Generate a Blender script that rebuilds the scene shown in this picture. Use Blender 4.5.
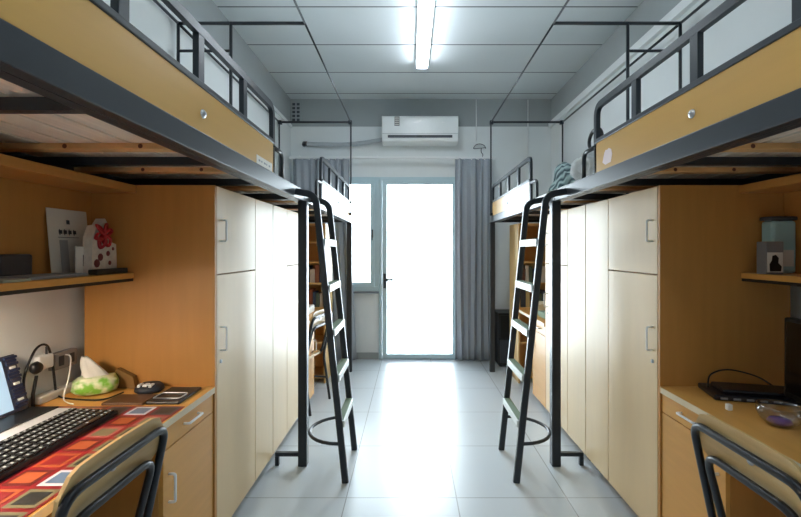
import bpy, bmesh, math, random
from mathutils import Vector, Matrix, noise
random.seed(4)
S = bpy.context.scene
C = S.collection
for o in list(bpy.data.objects): bpy.data.objects.remove(o)

# ------------------------------------------------------------ camera, light, exposure
FOC = 430.0
cam_d = bpy.data.cameras.new('camera'); cam = bpy.data.objects.new('camera', cam_d); C.objects.link(cam)
cam.location = (0, 0, 1.35); cam.rotation_euler = (math.radians(90), 0, 0)
cam_d.sensor_fit = 'HORIZONTAL'; cam_d.sensor_width = 36; cam_d.lens = 36 * FOC / 801
cam_d.shift_x = -9.5 / 801; cam_d.shift_y = -8.5 / 801; cam_d.clip_start = 0.02
S.camera = cam
W = bpy.data.worlds.new('sky'); S.world = W; W.use_nodes = True
bgn = W.node_tree.nodes['Background']
bgn.inputs[0].default_value = (0.82, 0.92, 1.0, 1); bgn.inputs[1].default_value = 7.0
LAMP = 13.0
LAMP_ADDED = 7.0
SHELF_LED = 100.0
pd = bpy.data.lights.new('window_portal', 'AREA'); pd.shape = 'RECTANGLE'; pd.size = 1.8; pd.size_y = 2.4
pd.cycles.is_portal = True
po = bpy.data.objects.new('window_portal', pd); C.objects.link(po)
po.location = (-0.26, 5.5, 1.15); po.rotation_euler = (math.radians(-90), 0, 0)
S.view_settings.view_transform = 'Standard'; S.view_settings.look = 'None'
S.view_settings.exposure = 1.5; S.view_settings.gamma = 1.0; S.view_settings.use_curve_mapping = False
S.cycles.max_bounces = 14; S.cycles.diffuse_bounces = 8; S.cycles.transparent_max_bounces = 16
S.cycles.sample_clamp_indirect = 6

# ------------------------------------------------------------ materials
def srgb(r, g, b):
    f = lambda c: (c / 255 / 12.92) if c <= 10 else ((c / 255 + .055) / 1.055) ** 2.4
    return (f(r), f(g), f(b), 1)
MATS = {}
def mat(name, col, rough=.5, metal=0, coat=0, var=0, scale=8, stretch=(1, 1, 1), bump=0, spec=.5, emit=0, ecol=None):
    if name in MATS: return MATS[name]
    m = bpy.data.materials.new(name); m.use_nodes = True
    nt = m.node_tree; b = nt.nodes['Principled BSDF']
    c = srgb(*col)
    b.inputs['Base Color'].default_value = c; b.inputs['Roughness'].default_value = rough
    b.inputs['Metallic'].default_value = metal; b.inputs['Coat Weight'].default_value = coat
    b.inputs['Coat Roughness'].default_value = .2; b.inputs['Specular IOR Level'].default_value = spec
    tc = nt.nodes.new('ShaderNodeTexCoord'); mp = nt.nodes.new('ShaderNodeMapping')
    mp.inputs['Scale'].default_value = stretch
    nz = nt.nodes.new('ShaderNodeTexNoise'); nz.inputs['Scale'].default_value = scale; nz.inputs['Detail'].default_value = 5
    nt.links.new(tc.outputs['Object'], mp.inputs['Vector']); nt.links.new(mp.outputs[0], nz.inputs['Vector'])
    v = max(var, .02)
    rp = nt.nodes.new('ShaderNodeValToRGB')
    rp.color_ramp.elements[0].position = .3; rp.color_ramp.elements[1].position = .7
    rp.color_ramp.elements[0].color = tuple(x * (1 - v) for x in c[:3]) + (1,)
    rp.color_ramp.elements[1].color = tuple(min(1, x * (1 + v)) for x in c[:3]) + (1,)
    nt.links.new(nz.outputs[0], rp.inputs[0]); nt.links.new(rp.outputs[0], b.inputs['Base Color'])
    if bump:
        bp = nt.nodes.new('ShaderNodeBump'); bp.inputs['Strength'].default_value = bump; bp.inputs['Distance'].default_value = .01
        nt.links.new(nz.outputs[0], bp.inputs['Height']); nt.links.new(bp.outputs[0], b.inputs['Normal'])
    if emit:
        b.inputs['Emission Color'].default_value = srgb(*(ecol or col)); b.inputs['Emission Strength'].default_value = emit
    MATS[name] = m
    return m
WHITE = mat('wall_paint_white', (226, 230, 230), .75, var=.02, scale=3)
GREYW = mat('wall_grey', (160, 166, 167), .8, var=.03, scale=3)  # grey tone of the upper wall band, baseboard and vent plate
LAM = mat('orange_beech_laminate', (188, 134, 70), .42, var=.04, scale=6, stretch=(6, 6, .5), spec=.35)
LAMD = mat('beech_desk_laminate', (212, 158, 82), .38, var=.04, scale=6, stretch=(6, .6, 6), spec=.4)
PANEL = mat('maple_bed_panel', (206, 162, 86), .32, var=.02, scale=6, stretch=(5, .5, 6), spec=.5)
DOORM = mat('maple_cream_door', (220, 194, 150), .42, var=.015, scale=5, stretch=(4, 4, .6), spec=.5)
STEEL = mat('slate_painted_steel', (34, 41, 48), .36, var=.04, spec=.5)
BLK = mat('black_plastic', (18, 19, 22), .4)
BLKG = mat('black_gloss', (12, 12, 15), .15)
SILV = mat('brushed_silver', (200, 204, 208), .3, metal=.8)
WPL = mat('white_plastic', (232, 234, 234), .35)
GPL = mat('grey_plastic', (128, 132, 138), .4)
DGR = mat('dark_grey_plastic', (62, 66, 74), .45)
TREAD = mat('pale_tread_metal', (206, 212, 208), .35)
PADM = mat('green_grey_tread_pad', (112, 132, 112), .7)
PLANK = mat('pale_pine_plank', (226, 216, 200), .6, var=.07, scale=5, stretch=(14, .8, 1))
BATT = mat('pine_batten', (214, 168, 112), .6, var=.2, scale=7, stretch=(1.2, 8, 2))
FRAME = mat('blue_grey_window_frame', (186, 208, 215), .4)
CURT = mat('grey_curtain_cloth', (164, 170, 177), .9, var=.04, scale=60)
TUBE = mat('chair_tube_black', (22, 27, 34), .32)
EDGE = mat('pale_edge_band', (214, 198, 164), .4)
BCASE = mat('pale_bookcase_board', (226, 188, 122), .4, var=.04, scale=6, stretch=(6, 6, .6))
CHAIRW = mat('chair_plywood', (206, 176, 124), .38, var=.07, scale=8, stretch=(1, 1, 8))
QUILT = mat('grey_quilt_cloth', (176, 180, 180), .9, var=.12, scale=9)
RED = mat('red_paper', (176, 32, 38), .55)
PAPER = mat('white_paper', (222, 220, 212), .6)
PGREY = mat('grey_print', (120, 120, 122), .6)
TEAL = mat('teal_plastic', (160, 200, 206), .4)

def tiled(name, col, joint, sx, sy, ox, oy, rough, jw, axis='xy', spec=.5, mot=.03):
    """square sheets with thin joints, laid out in world metres"""
    m = bpy.data.materials.new(name); m.use_nodes = True; nt = m.node_tree; b = nt.nodes['Principled BSDF']
    b.inputs['Roughness'].default_value = rough; b.inputs['Specular IOR Level'].default_value = spec
    g = nt.nodes.new('ShaderNodeNewGeometry'); sp = nt.nodes.new('ShaderNodeSeparateXYZ'); nt.links.new(g.outputs['Position'], sp.inputs[0])
    def line(out, s, o):
        a = nt.nodes.new('ShaderNodeMath'); a.operation = 'SUBTRACT'; a.inputs[1].default_value = o; nt.links.new(out, a.inputs[0])
        d = nt.nodes.new('ShaderNodeMath'); d.operation = 'DIVIDE'; d.inputs[1].default_value = s; nt.links.new(a.outputs[0], d.inputs[0])
        f = nt.nodes.new('ShaderNodeMath'); f.operation = 'FLOORED_MODULO'; f.inputs[1].default_value = 1; nt.links.new(d.outputs[0], f.inputs[0])
        l = nt.nodes.new('ShaderNodeMath'); l.operation = 'LESS_THAN'; l.inputs[1].default_value = jw / s; nt.links.new(f.outputs[0], l.inputs[0])
        return l.outputs[0]
    mx = nt.nodes.new('ShaderNodeMath'); mx.operation = 'MAXIMUM'
    nt.links.new(line(sp.outputs[0], sx, ox), mx.inputs[0]); nt.links.new(line(sp.outputs[1], sy, oy), mx.inputs[1])
    nz = nt.nodes.new('ShaderNodeTexNoise'); nz.inputs['Scale'].default_value = 4; nz.inputs['Detail'].default_value = 6
    nt.links.new(g.outputs['Position'], nz.inputs['Vector'])
    rp = nt.nodes.new('ShaderNodeValToRGB'); c = srgb(*col)
    rp.color_ramp.elements[0].color = tuple(x * (1 - mot) for x in c[:3]) + (1,); rp.color_ramp.elements[1].color = tuple(min(1, x * (1 + mot)) for x in c[:3]) + (1,)
    nt.links.new(nz.outputs[0], rp.inputs[0])
    mix = nt.nodes.new('ShaderNodeMix'); mix.data_type = 'RGBA'
    nt.links.new(mx.outputs[0], mix.inputs['Factor']); nt.links.new(rp.outputs[0], mix.inputs[6]); mix.inputs[7].default_value = srgb(*joint)
    nt.links.new(mix.outputs[2], b.inputs['Base Color'])
    return m
FLOORM = tiled('grey_floor_tile', (206, 214, 220), (150, 156, 160), .6, .62, .25, 2.34, .30, .006)
CEILM = tiled('ceiling_panel', (214, 220, 222), (70, 76, 80), 50, .61, -25, 3.30, .7, .014)

def glass_mat():
    m = bpy.data.materials.new('window_glass'); m.use_nodes = True; nt = m.node_tree; nt.nodes.clear()
    out = nt.nodes.new('ShaderNodeOutputMaterial'); t = nt.nodes.new('ShaderNodeBsdfTransparent'); g = nt.nodes.new('ShaderNodeBsdfGlossy')
    g.inputs['Roughness'].default_value = .03; t.inputs[0].default_value = (.96, .98, .98, 1)
    f = nt.nodes.new('ShaderNodeFresnel'); f.inputs[0].default_value = 1.45
    mx = nt.nodes.new('ShaderNodeMixShader'); nt.links.new(f.outputs[0], mx.inputs[0]); nt.links.new(t.outputs[0], mx.inputs[1]); nt.links.new(g.outputs[0], mx.inputs[2])
    nt.links.new(mx.outputs[0], out.inputs[0])
    return m
GLASS = glass_mat()

# ------------------------------------------------------------ geometry helpers
class MB:
    def __init__(s): s.v = []; s.f = []; s.mi = []; s.sm = []
    def add(s, vs, fs, mi=0, smooth=False):
        n = len(s.v); s.v += [tuple(v) for v in vs]; s.f += [tuple(i + n for i in f) for f in fs]
        s.mi += [mi] * len(fs); s.sm += [smooth] * len(fs); return s
    def box(s, x0, x1, y0, y1, z0, z1, mi=0, M=None, bev=0):
        x0, x1 = sorted((x0, x1)); y0, y1 = sorted((y0, y1)); z0, z1 = sorted((z0, z1))
        b = min(bev, (x1 - x0) * .45, (y1 - y0) * .45, (z1 - z0) * .45)
        if b <= 0:
            vs = [(x, y, z) for z in (z0, z1) for y in (y0, y1) for x in (x0, x1)]
            fs = [(0, 2, 3, 1), (4, 5, 7, 6), (0, 1, 5, 4), (2, 6, 7, 3), (0, 4, 6, 2), (1, 3, 7, 5)]
        else:
            bm = bmesh.new(); bmesh.ops.create_cube(bm, size=1)
            for v in bm.verts: v.co = Vector(((x0 + x1) / 2 + v.co.x * (x1 - x0), (y0 + y1) / 2 + v.co.y * (y1 - y0), (z0 + z1) / 2 + v.co.z * (z1 - z0)))
            bmesh.ops.bevel(bm, geom=bm.edges[:], offset=b, segments=2, affect='EDGES', profile=.5)
            bm.verts.index_update(); vs = [v.co.copy() for v in bm.verts]; fs = [[v.index for v in f.verts] for f in bm.faces]; bm.free()
        if M is not None: vs = [M @ Vector(v) for v in vs]
        return s.add(vs, fs, mi)
    def sweep(s, pts, prof, up=None, mi=0, smooth=True, closed=False, cap=True):
        """prof: list of (a,b) around the path"""
        pts = [Vector(p) for p in pts]; n = len(pts); k = len(prof); vs = []; fs = []
        def tan(i):
            if closed: return (pts[(i + 1) % n] - pts[i - 1]).normalized()
            if i == 0: return (pts[1] - pts[0]).normalized()
            if i == n - 1: return (pts[-1] - pts[-2]).normalized()
            return ((pts[i + 1] - pts[i]).normalized() + (pts[i] - pts[i - 1]).normalized()).normalized()
        t0 = tan(0); u = Vector(up) if up else (Vector((0, 0, 1)) if abs(t0.z) < .9 else Vector((0, 1, 0)))
        prev = None
        for i in range(n):
            t = tan(i)
            if up: a = Vector(up)
            else: a = u if prev is None else prev
            a = (a - t * a.dot(t)).normalized(); b = t.cross(a); prev = a
            for (p, q) in prof: vs.append(pts[i] + a * p + b * q)
        m = n if closed else n - 1
        for i in range(m):
            for j in range(k):
                i2 = (i + 1) % n
                fs.append((i * k + j, i * k + (j + 1) % k, i2 * k + (j + 1) % k, i2 * k + j))
        s.add(vs, fs, mi, smooth)
        if cap and not closed:
            s.f.append(tuple(len(s.v) - n * k + j for j in range(k))[::-1]); s.mi.append(mi); s.sm.append(False)
            s.f.append(tuple(len(s.v) - k + j for j in range(k))); s.mi.append(mi); s.sm.append(False)
        return s
    def tube(s, pts, r, n=10, mi=0, up=None, r2=None, closed=False):
        r2 = r2 or r
        return s.sweep(pts, [(r * math.cos(2 * math.pi * j / n), r2 * math.sin(2 * math.pi * j / n)) for j in range(n)], up, mi, True, closed)
    def lathe(s, prof, c=(0, 0, 0), n=24, mi=0, M=None, smooth=True):
        vs = []; fs = []; k = len(prof)
        for j in range(n):
            a = 2 * math.pi * j / n
            for r, z in prof: vs.append(Vector((c[0] + r * math.cos(a), c[1] + r * math.sin(a), c[2] + z)))
        for j in range(n):
            for i in range(k - 1):
                fs.append((j * k + i, ((j + 1) % n) * k + i, ((j + 1) % n) * k + i + 1, j * k + i + 1))
        if M is not None: vs = [M @ v for v in vs]
        return s.add(vs, fs, mi, smooth)
    def prism(s, poly, y0, y1, fn, mi=0):
        """poly in (a,b); fn(a,b,y)->xyz"""
        n = len(poly); vs = [fn(a, b, y0) for a, b in poly] + [fn(a, b, y1) for a, b in poly]
        fs = [tuple(range(n))[::-1], tuple(range(n, 2 * n))] + [(i, (i + 1) % n, n + (i + 1) % n, n + i) for i in range(n)]
        return s.add(vs, fs, mi)
    def build(s, name, m, parent=None, kind=None, label=None):
        me = bpy.data.meshes.new(name); me.from_pydata(s.v, [], s.f)
        ms = m if isinstance(m, (list, tuple)) else [m]
        for x in ms: me.materials.append(x)
        for p, i, sm in zip(me.polygons, s.mi, s.sm): p.material_index = i; p.use_smooth = sm
        bm = bmesh.new(); bm.from_mesh(me); bmesh.ops.recalc_face_normals(bm, faces=bm.faces[:]); bm.to_mesh(me); bm.free()
        o = bpy.data.objects.new(name, me); C.objects.link(o)
        if parent is not None:
            o.parent = parent; o.matrix_parent_inverse = parent.matrix_world.inverted()
        if kind: o['kind'] = kind
        if label: o['label'] = label
        return o
def fillet(pts, r, n=5):
    pts = [Vector(p) for p in pts]; out = [pts[0]]
    for i in range(1, len(pts) - 1):
        a, b, c = pts[i - 1], pts[i], pts[i + 1]; d1 = (a - b); d2 = (c - b)
        q = min(r, d1.length * .49, d2.length * .49); p0 = b + d1.normalized() * q; p1 = b + d2.normalized() * q
        for j in range(n + 1):
            t = j / n; out.append(p0 * (1 - t) ** 2 + b * 2 * t * (1 - t) + p1 * t * t)
    out.append(pts[-1]); return out
def spline(pts, n=8):
    pts = [Vector(p) for p in pts]; P = [pts[0]] + pts + [pts[-1]]; out = []
    for i in range(1, len(P) - 2):
        for j in range(n):
            t = j / n; a, b, c, d = P[i - 1], P[i], P[i + 1], P[i + 2]
            out.append(.5 * ((2 * b) + (c - a) * t + (2 * a - 5 * b + 4 * c - d) * t * t + (3 * b - a - 3 * c + d) * t ** 3))
    out.append(pts[-1]); return out
def thing(name, label, cat, loc=(0, 0, 0), group=None, kind=None, rz=0):
    o = bpy.data.objects.new(name, None); C.objects.link(o); o.empty_display_size = .05
    o.matrix_world = Matrix.Translation(loc) @ Matrix.Rotation(rz, 4, 'Z')
    tag(o, label, cat, group, kind); return o
def tag(o, label=None, cat=None, group=None, kind=None):
    if label: o['label'] = label
    if cat: o['category'] = cat
    if group: o['group'] = group
    if kind: o['kind'] = kind
    return o
def single(mb, name, m, label, cat, group=None): return tag(mb.build(name, m), label, cat, group)

# ------------------------------------------------------------ room shell
XL, XR, YB, YF, H = -1.48, 1.75, 5.33, -1.0, 3.22
BAND = 2.88
def struct(name, mb, m, parent=None): return mb.build(name, m, parent, kind=None if parent else 'structure')
struct('floor', MB().box(XL - .1, XR + .1, YF - .1, YB + .15, -.12, 0), FLOORM)
struct('ceiling', MB().box(XL - .1, XR + .1, YF - .1, YB + .15, H, H + .12), CEILM)
for nm, x0, x1 in (('wall_left', XL - .1, XL), ('wall_right', XR, XR + .1)):
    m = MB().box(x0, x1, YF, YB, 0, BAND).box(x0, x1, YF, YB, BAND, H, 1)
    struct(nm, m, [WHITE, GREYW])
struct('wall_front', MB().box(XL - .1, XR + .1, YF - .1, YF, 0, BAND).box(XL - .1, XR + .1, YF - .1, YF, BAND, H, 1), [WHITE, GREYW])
DX0, DX1, DT = -.385, .575, 2.25
WX0, WZ0 = -1.12, .84
m = MB()
m.box(XL - .1, WX0, YB, YB + .12, 0, BAND); m.box(DX1, XR + .1, YB, YB + .12, 0, BAND)
m.box(WX0, DX1, YB, YB + .12, DT, BAND); m.box(WX0, DX0, YB, YB + .12, 0, WZ0)
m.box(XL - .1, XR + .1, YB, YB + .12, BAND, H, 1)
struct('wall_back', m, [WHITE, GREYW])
struct('trim_1', MB().box(XR - .035, XR, YF, YB, 2.86, 2.925), WHITE)
struct('trim_2', MB().box(XL, XL + .02, YF, YB, 2.86, 2.90), WHITE)
struct('baseboard_back', MB().box(XL, DX0 - .005, YB - .012, YB, 0, .08).box(DX1 + .005, XR, YB - .012, YB, 0, .08), GREYW)
# window_1
w = thing('window_1', None, None, (WX0, YB, WZ0), kind='structure')
f = MB(); y0, y1 = YB - .03, YB + .05
f.box(WX0, DX0, y0, y1, DT - .05, DT, bev=.004); f.box(WX0, DX0, y0, y1, WZ0, WZ0 + .06, bev=.004)
f.box(WX0, WX0 + .05, y0, y1, WZ0 + .06, DT - .05, bev=.004); f.box(DX0 - .055, DX0, y0, y1, WZ0 + .06, DT - .05, bev=.004)
f.build('window_frame', FRAME, w)
s = MB(); a, b, c, d = WX0 + .052, DX0 - .057, WZ0 + .062, DT - .052
for bx in ((a, b, c, c + .05), (a, b, d - .04, d), (a, a + .045, c + .05, d - .04), (b - .045, b, c + .05, d - .04)):
    s.box(bx[0], bx[1], YB - .045, YB + .02, bx[2], bx[3], bev=.003)
sh = s.build('sash', FRAME, w)
MB().box(a + .04, b - .04, YB - .015, YB - .009, c + .045, d - .035).build('window_pane', GLASS, sh)
MB().box(b - .032, b - .012, YB - .056, YB - .045, 1.50, 1.60, bev=.004).tube([(b - .022, YB - .055, 1.57), (b - .022, YB - .075, 1.57), (b - .022, YB - .075, 1.47)], .007).build('window_handle', DGR, sh)
MB().box(WX0, DX0 + .0, YB - .05, YB + .0, WZ0 - .025, WZ0 - .002, bev=.004).build('window_sill', GPL, w)
# door_1
w = thing('door_1', None, None, (DX0, YB, 0), kind='structure')
f = MB(); f.box(DX0, DX1, y0, y1, DT - .04, DT, bev=.004); f.box(DX0, DX0 + .04, y0, y1, 0, DT - .04, bev=.004); f.box(DX1 - .025, DX1, y0, y1, 0, DT - .04, bev=.004)
f.box(DX0 + .04, DX1 - .025, YB, YB + .05, 0, .012)
f.build('door_frame', FRAME, w)
a, b, c, d = DX0 + .043, DX1 - .028, .014, DT - .043
s = MB()
for bx in ((a, b, c, c + .055), (a, b, d - .05, d), (a, a + .06, c + .055, d - .05), (b - .022, b, c + .055, d - .05)):
    s.box(bx[0], bx[1], YB - .04, YB + .01, bx[2], bx[3], bev=.003)
lf = s.build('door_leaf', FRAME, w)
MB().box(a + .055, b - .017, YB - .018, YB - .010, c + .05, d - .045).build('door_pane', GLASS, lf)
MB().box(a + .015, a + .045, YB - .048, YB - .040, .88, 1.06, bev=.004).tube([(a + .03, YB - .045, .985), (a + .03, YB - .085, .985), (a + .14, YB - .085, .985)], .015).build('door_handle', DGR, lf)

# ------------------------------------------------------------ ceiling lamps
def lamp(x, ya, yb, label, power, mname):
    t = thing('tube_light', label, 'ceiling light', (x, (ya + yb) / 2, H), group='ceiling tube lights')
    MB().box(x - .062, x + .062, ya, yb, 3.175, H - .001, bev=.006).build('lamp_housing', WPL, t)
    m = mat(mname, (240, 248, 255), .5, emit=power, ecol=(236, 246, 255))
    MB().box(x - .052, x + .052, ya + .03, yb - .03, 3.145, 3.174, bev=.008).build('lamp_diffuser', m, t)
    for y in (ya + .002, yb - .022): MB().box(x - .058, x + .058, y, y + .02, 3.14, 3.174, bev=.004).build('end_cap', GPL, t)
lamp(.12, 3.04, 4.28, 'long white tube light on the ceiling towards the glass door', LAMP, 'tube_diffuser_glow')
lamp(.12, .1, 1.34, 'added unseen tube light on the ceiling nearer the entrance', LAMP_ADDED, 'added_diffuser_glow')  # added lamp out of view, brightens the near half of the room

# ------------------------------------------------------------ unit coordinates: u from the bed front towards the wall, v from the middle post
VM = 2.70
def side_fn(side, end):
    xb = -.67 if side == 'left' else .912
    sx = -1 if side == 'left' else 1
    sy = -1 if end == 'near' else 1
    return lambda u, v, z: Vector((xb + sx * u, VM + sy * v, z))
class UB(MB):
    def __init__(s, P): super().__init__(); s.P = P
    def b(s, u0, u1, v0, v1, z0, z1, mi=0, bev=0):
        p = s.P(u0, v0, z0); q = s.P(u1, v1, z1)
        s.box(p.x, q.x, p.y, q.y, z0, z1, mi, bev=bev); return s
    def t(s, pts, r, n=10, r2=None, up=None, mi=0, fil=0):
        pts = [s.P(*p) for p in pts]
        if fil: pts = fillet(pts, fil)
        s.tube(pts, r, n, mi, up, r2); return s

def bed(side, end):
    P = side_fn(side, end); near = end == 'near'
    where = {('left', 'near'): 'steel loft bed above the left desk with the keyboard',
             ('right', 'near'): 'steel loft bed above the right desk with the glass bowl',
             ('left', 'far'): 'steel loft bed beside the left window curtain',
             ('right', 'far'): 'steel loft bed beside the right curtain, farther from the camera'}[(side, end)]
    t = thing('loft_bed', where, 'loft bed', P(.4, 1.05, 0), group='steel framed loft beds')
    m = UB(P)
    m.b(-.005, .030, .001, 2.098, 1.657, 1.728, bev=.003); m.b(.030, .062, .001, 2.098, 1.657, 1.664)
    m.b(.765, .80, .001, 2.098, 1.657, 1.728); m.b(.030, .765, 2.06, 2.098, 1.657, 1.728); m.b(.030, .765, .001, .035, 1.664, 1.70)
    m.build('bed_frame', STEEL, t)
    posts = [(0, 2.072), (.788, 2.072)] + ([(0, 0), (.788, 0)] if near else [])
    for (u, v) in posts:
        hu = .0275 if u == 0 else .019; q = UB(P).b(u - hu, u + hu, v - .0275, v + .0275, .0, 1.6565, bev=.005)
        if v: q.b(u - hu, u + hu, v - .0275, v - .0005, 1.73, 1.76)
        q.build('post', STEEL, t)
    if near:
        UB(P).b(.0275, .175, -.013, .013, .058, .083, bev=.003).b(.15, .175, -.013, .013, .0, .058, bev=.003).build('foot_bracket', STEEL, t)
    for v in (.60, 1.09, 1.715): UB(P).b(.030, .765, v - .014, v + .014, 1.666, 1.696).build('cross_bar', STEEL, t)
    for v in (.30, .84, 1.255, 1.94):
        b_ = UB(P).b(.064, .764, v - .026, v + .026, 1.684, 1.7035, bev=.002)
        if v in (1.255, .84):
            for u in (.22, .47): c_ = P(u, v + .0262, 1.693); b_.lathe([(0, .0006), (.007, .0005), (.008, 0)], n=10, mi=1, M=Matrix.Translation(c_) @ (P(0, 1, 0) - P(0, 0, 0)).to_track_quat('Z', 'Y').to_matrix().to_4x4())
        b_.build('batten', [BATT, mat('dark_knot', (92, 48, 24), .6)], t)
    m = UB(P)
    for i in range(7): m.b(.067 + i * .099, .151 + i * .099, .037, 2.058, 1.704, 1.720, bev=.002)
    m.build('bed_board', PLANK, t)
    pn = UB(P).b(0, .018, .575, 2.085, 1.7285, 1.872, bev=.002).build('side_panel', PANEL, t)
    q = UB(P)
    for v in ((1.31,) if True else ()):
        c = P(0, v, 1.79); d = (P(-1, 0, 0) - P(0, 0, 0)).normalized()
        M = Matrix.Translation(c) @ d.to_track_quat('Z', 'Y').to_matrix().to_4x4()
        q.lathe([(0, .010), (.007, .0095), (.0135, .004), (.0145, 0)], n=18, M=M)
    q.build('bolt_cap', SILV, pn)
    # guard rail
    m = UB(P)
    m.b(-.004, .026, .575, 2.085, 1.872, 1.892, bev=.003)
    pts = [P(.010, .580, 1.73), P(.010, .580, 2.056), P(.010, 2.072, 2.056), P(.010, 2.072, 1.73)]
    pts = fillet(pts, .055, 6)
    m.sweep(pts, [(.010, .015), (-.010, .015), (-.010, -.015), (.010, -.015)], up=(1, 0, 0), smooth=False)
    for v in (.945, 1.315, 1.69): m.b(.001, .021, v - .020, v + .020, 1.890, 2.044, bev=.002)
    m.build('guard_rail', STEEL, t)
    UB(P).t([(.010, .59, 1.862), (.010, .42, 1.862), (.010, .42, 1.729)], .011, fil=.045).build('grab_hoop', STEEL, t)
    # canopy frame (net poles)
    m = UB(P); r = .009
    m.t([(-.01, 0, 2.773), (-.01, 2.085, 2.773)], .0065); m.t([(.785, 0, 2.773), (.785, 2.085, 2.773)], r)
    if near:
        m.t([(-.01, 0, 2.773), (.785, 0, 2.773)], .011)
        m.t([(.785, 0, 1.73), (.785, 0, 2.783)], .010); m.t([(.455, 0, 1.702), (.455, 0, 2.773)], .010); m.t([(.455, 0, 2.60), (.785, 0, 2.60)], .009)
    m.t([(-.01, 2.085, 2.773), (.785, 2.085, 2.773)], .012); m.t([(-.012, 2.085, 1.73), (-.012, 2.085, 2.783)], .0085); m.t([(.785, 2.085, 1.73), (.785, 2.085, 2.783)], .0085)
    for u in (-.005, .775):
        m.b(u - .02, u + .02, 2.065, 2.105, 2.748, 2.79, bev=.006)
    m.build('canopy_frame', STEEL, t)
    if near:
        if side == 'left':
            k = MB().box(-.67 + .0012, -.67 + .0002, 1.875, 2.085, 1.7295, 1.768)
            for i, w_ in enumerate((.03, .02, .034, .016, .028)): k.box(-.67 + .0016, -.67 + .0013, 1.90 + i * .034, 1.90 + i * .034 + w_ * .7, 1.744, 1.752, 1)
            k.build('name_sticker', [PAPER, GPL], pn, label='white paper name label')
        else:
            k = MB(); x = .912 - .0012
            k.prism([(0, .012), (.012, .0), (.034, .002), (.040, .03), (.036, .048), (.026, .056), (.02, .052), (.014, .055), (.008, .046), (.004, .03)], 0, .001, lambda a, b, y: (x + y, 2.035 - a * 2.4, 1.748 + b * 1.25))
            k.build('paper_sticker', [mat('pale_pink_paper', (232, 214, 214), .5)], pn, label='small pale pink sticker')
    # bed pad
    th = {'left': .035, 'right': .05}[side]
    q = UB(P).b(.075, .75, .06, 2.03, 1.7208, 1.7208 + th, bev=.02)
    o = q.build('mattress', mat('pale_mattress_cloth', (214, 216, 214), .9, var=.05, scale=20))
    tag(o, {('left', 'near'): 'thin pale mattress on the bed above the keyboard desk', ('right', 'near'): 'pale mattress under the crumpled quilt, right near bed',
            ('left', 'far'): 'thin pale mattress on the bed by the left curtain', ('right', 'far'): 'pale mattress on the bed by the right curtain'}[(side, end)], 'mattress', 'bed mattresses')
    return t
for sd in ('left', 'right'):
    for e in ('near', 'far'): bed(sd, e)

# ------------------------------------------------------------ ladders
def ladder(side):
    P = side_fn(side, 'near')
    t = thing('bed_ladder', {'left': 'black bed ladder with pale treads by the left wardrobes', 'right': 'black bed ladder with pale treads by the right wardrobes'}[side], 'ladder', P(-.2, 0, 0), group='ladders between the loft beds')
    foot, hip = (-.295, 0), (-.128, 1.585)
    for v in (-.205, .205):
        pts = fillet([P(foot[0], v, 0.002), P(hip[0], v, 1.645 + .0), P(-.012, v, 1.705)], .0)
        pts = fillet([P(foot[0], v, 0.002), P(-.122, v, 1.672), P(.0, v, 1.688), ], .085, 7)
        pts[-1] = P(-.006, v, 1.690)
        pr = []
        for a, b in ((.019, .008), (.013, .0125), (-.013, .0125), (-.019, .008), (-.019, -.008), (-.013, -.0125), (.013, -.0125), (.019, -.008)): pr.append((b, a))
        MB().sweep(pts, pr, up=(0, 1, 0), smooth=False).build('stile', STEEL, t)
    for z in (.335, .60, .865, 1.125, 1.395):
        u = foot[0] + (hip[0] - foot[0]) * z / 1.585
        td = UB(P).b(u - .028, u + .024, -.192, .192, z - .022, z + .020, bev=.004).build('tread', TREAD, t)
        UB(P).b(u - .020, u + .018, -.18, .18, z + .0202, z + .0235).build('tread_pad', PADM, td)
    z = .225; u0 = foot[0] + (hip[0] - foot[0]) * z / 1.585
    pts = [(u0 + .012, .205, z)] + [(-.036 + (u0 + .05) * (1 - math.cos(a)) if 0 else u0 + .02 + (-.045 - u0 - .02) * math.sin(a), .205 * math.cos(a), z) for a in [math.pi * k / 14 for k in range(1, 14)]] + [(u0 + .012, -.205, z)]
    UB(P).t(pts, .010, up=(0, 0, 1)).build('brace_hoop', STEEL, t)
ladder('left'); ladder('right')

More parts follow.
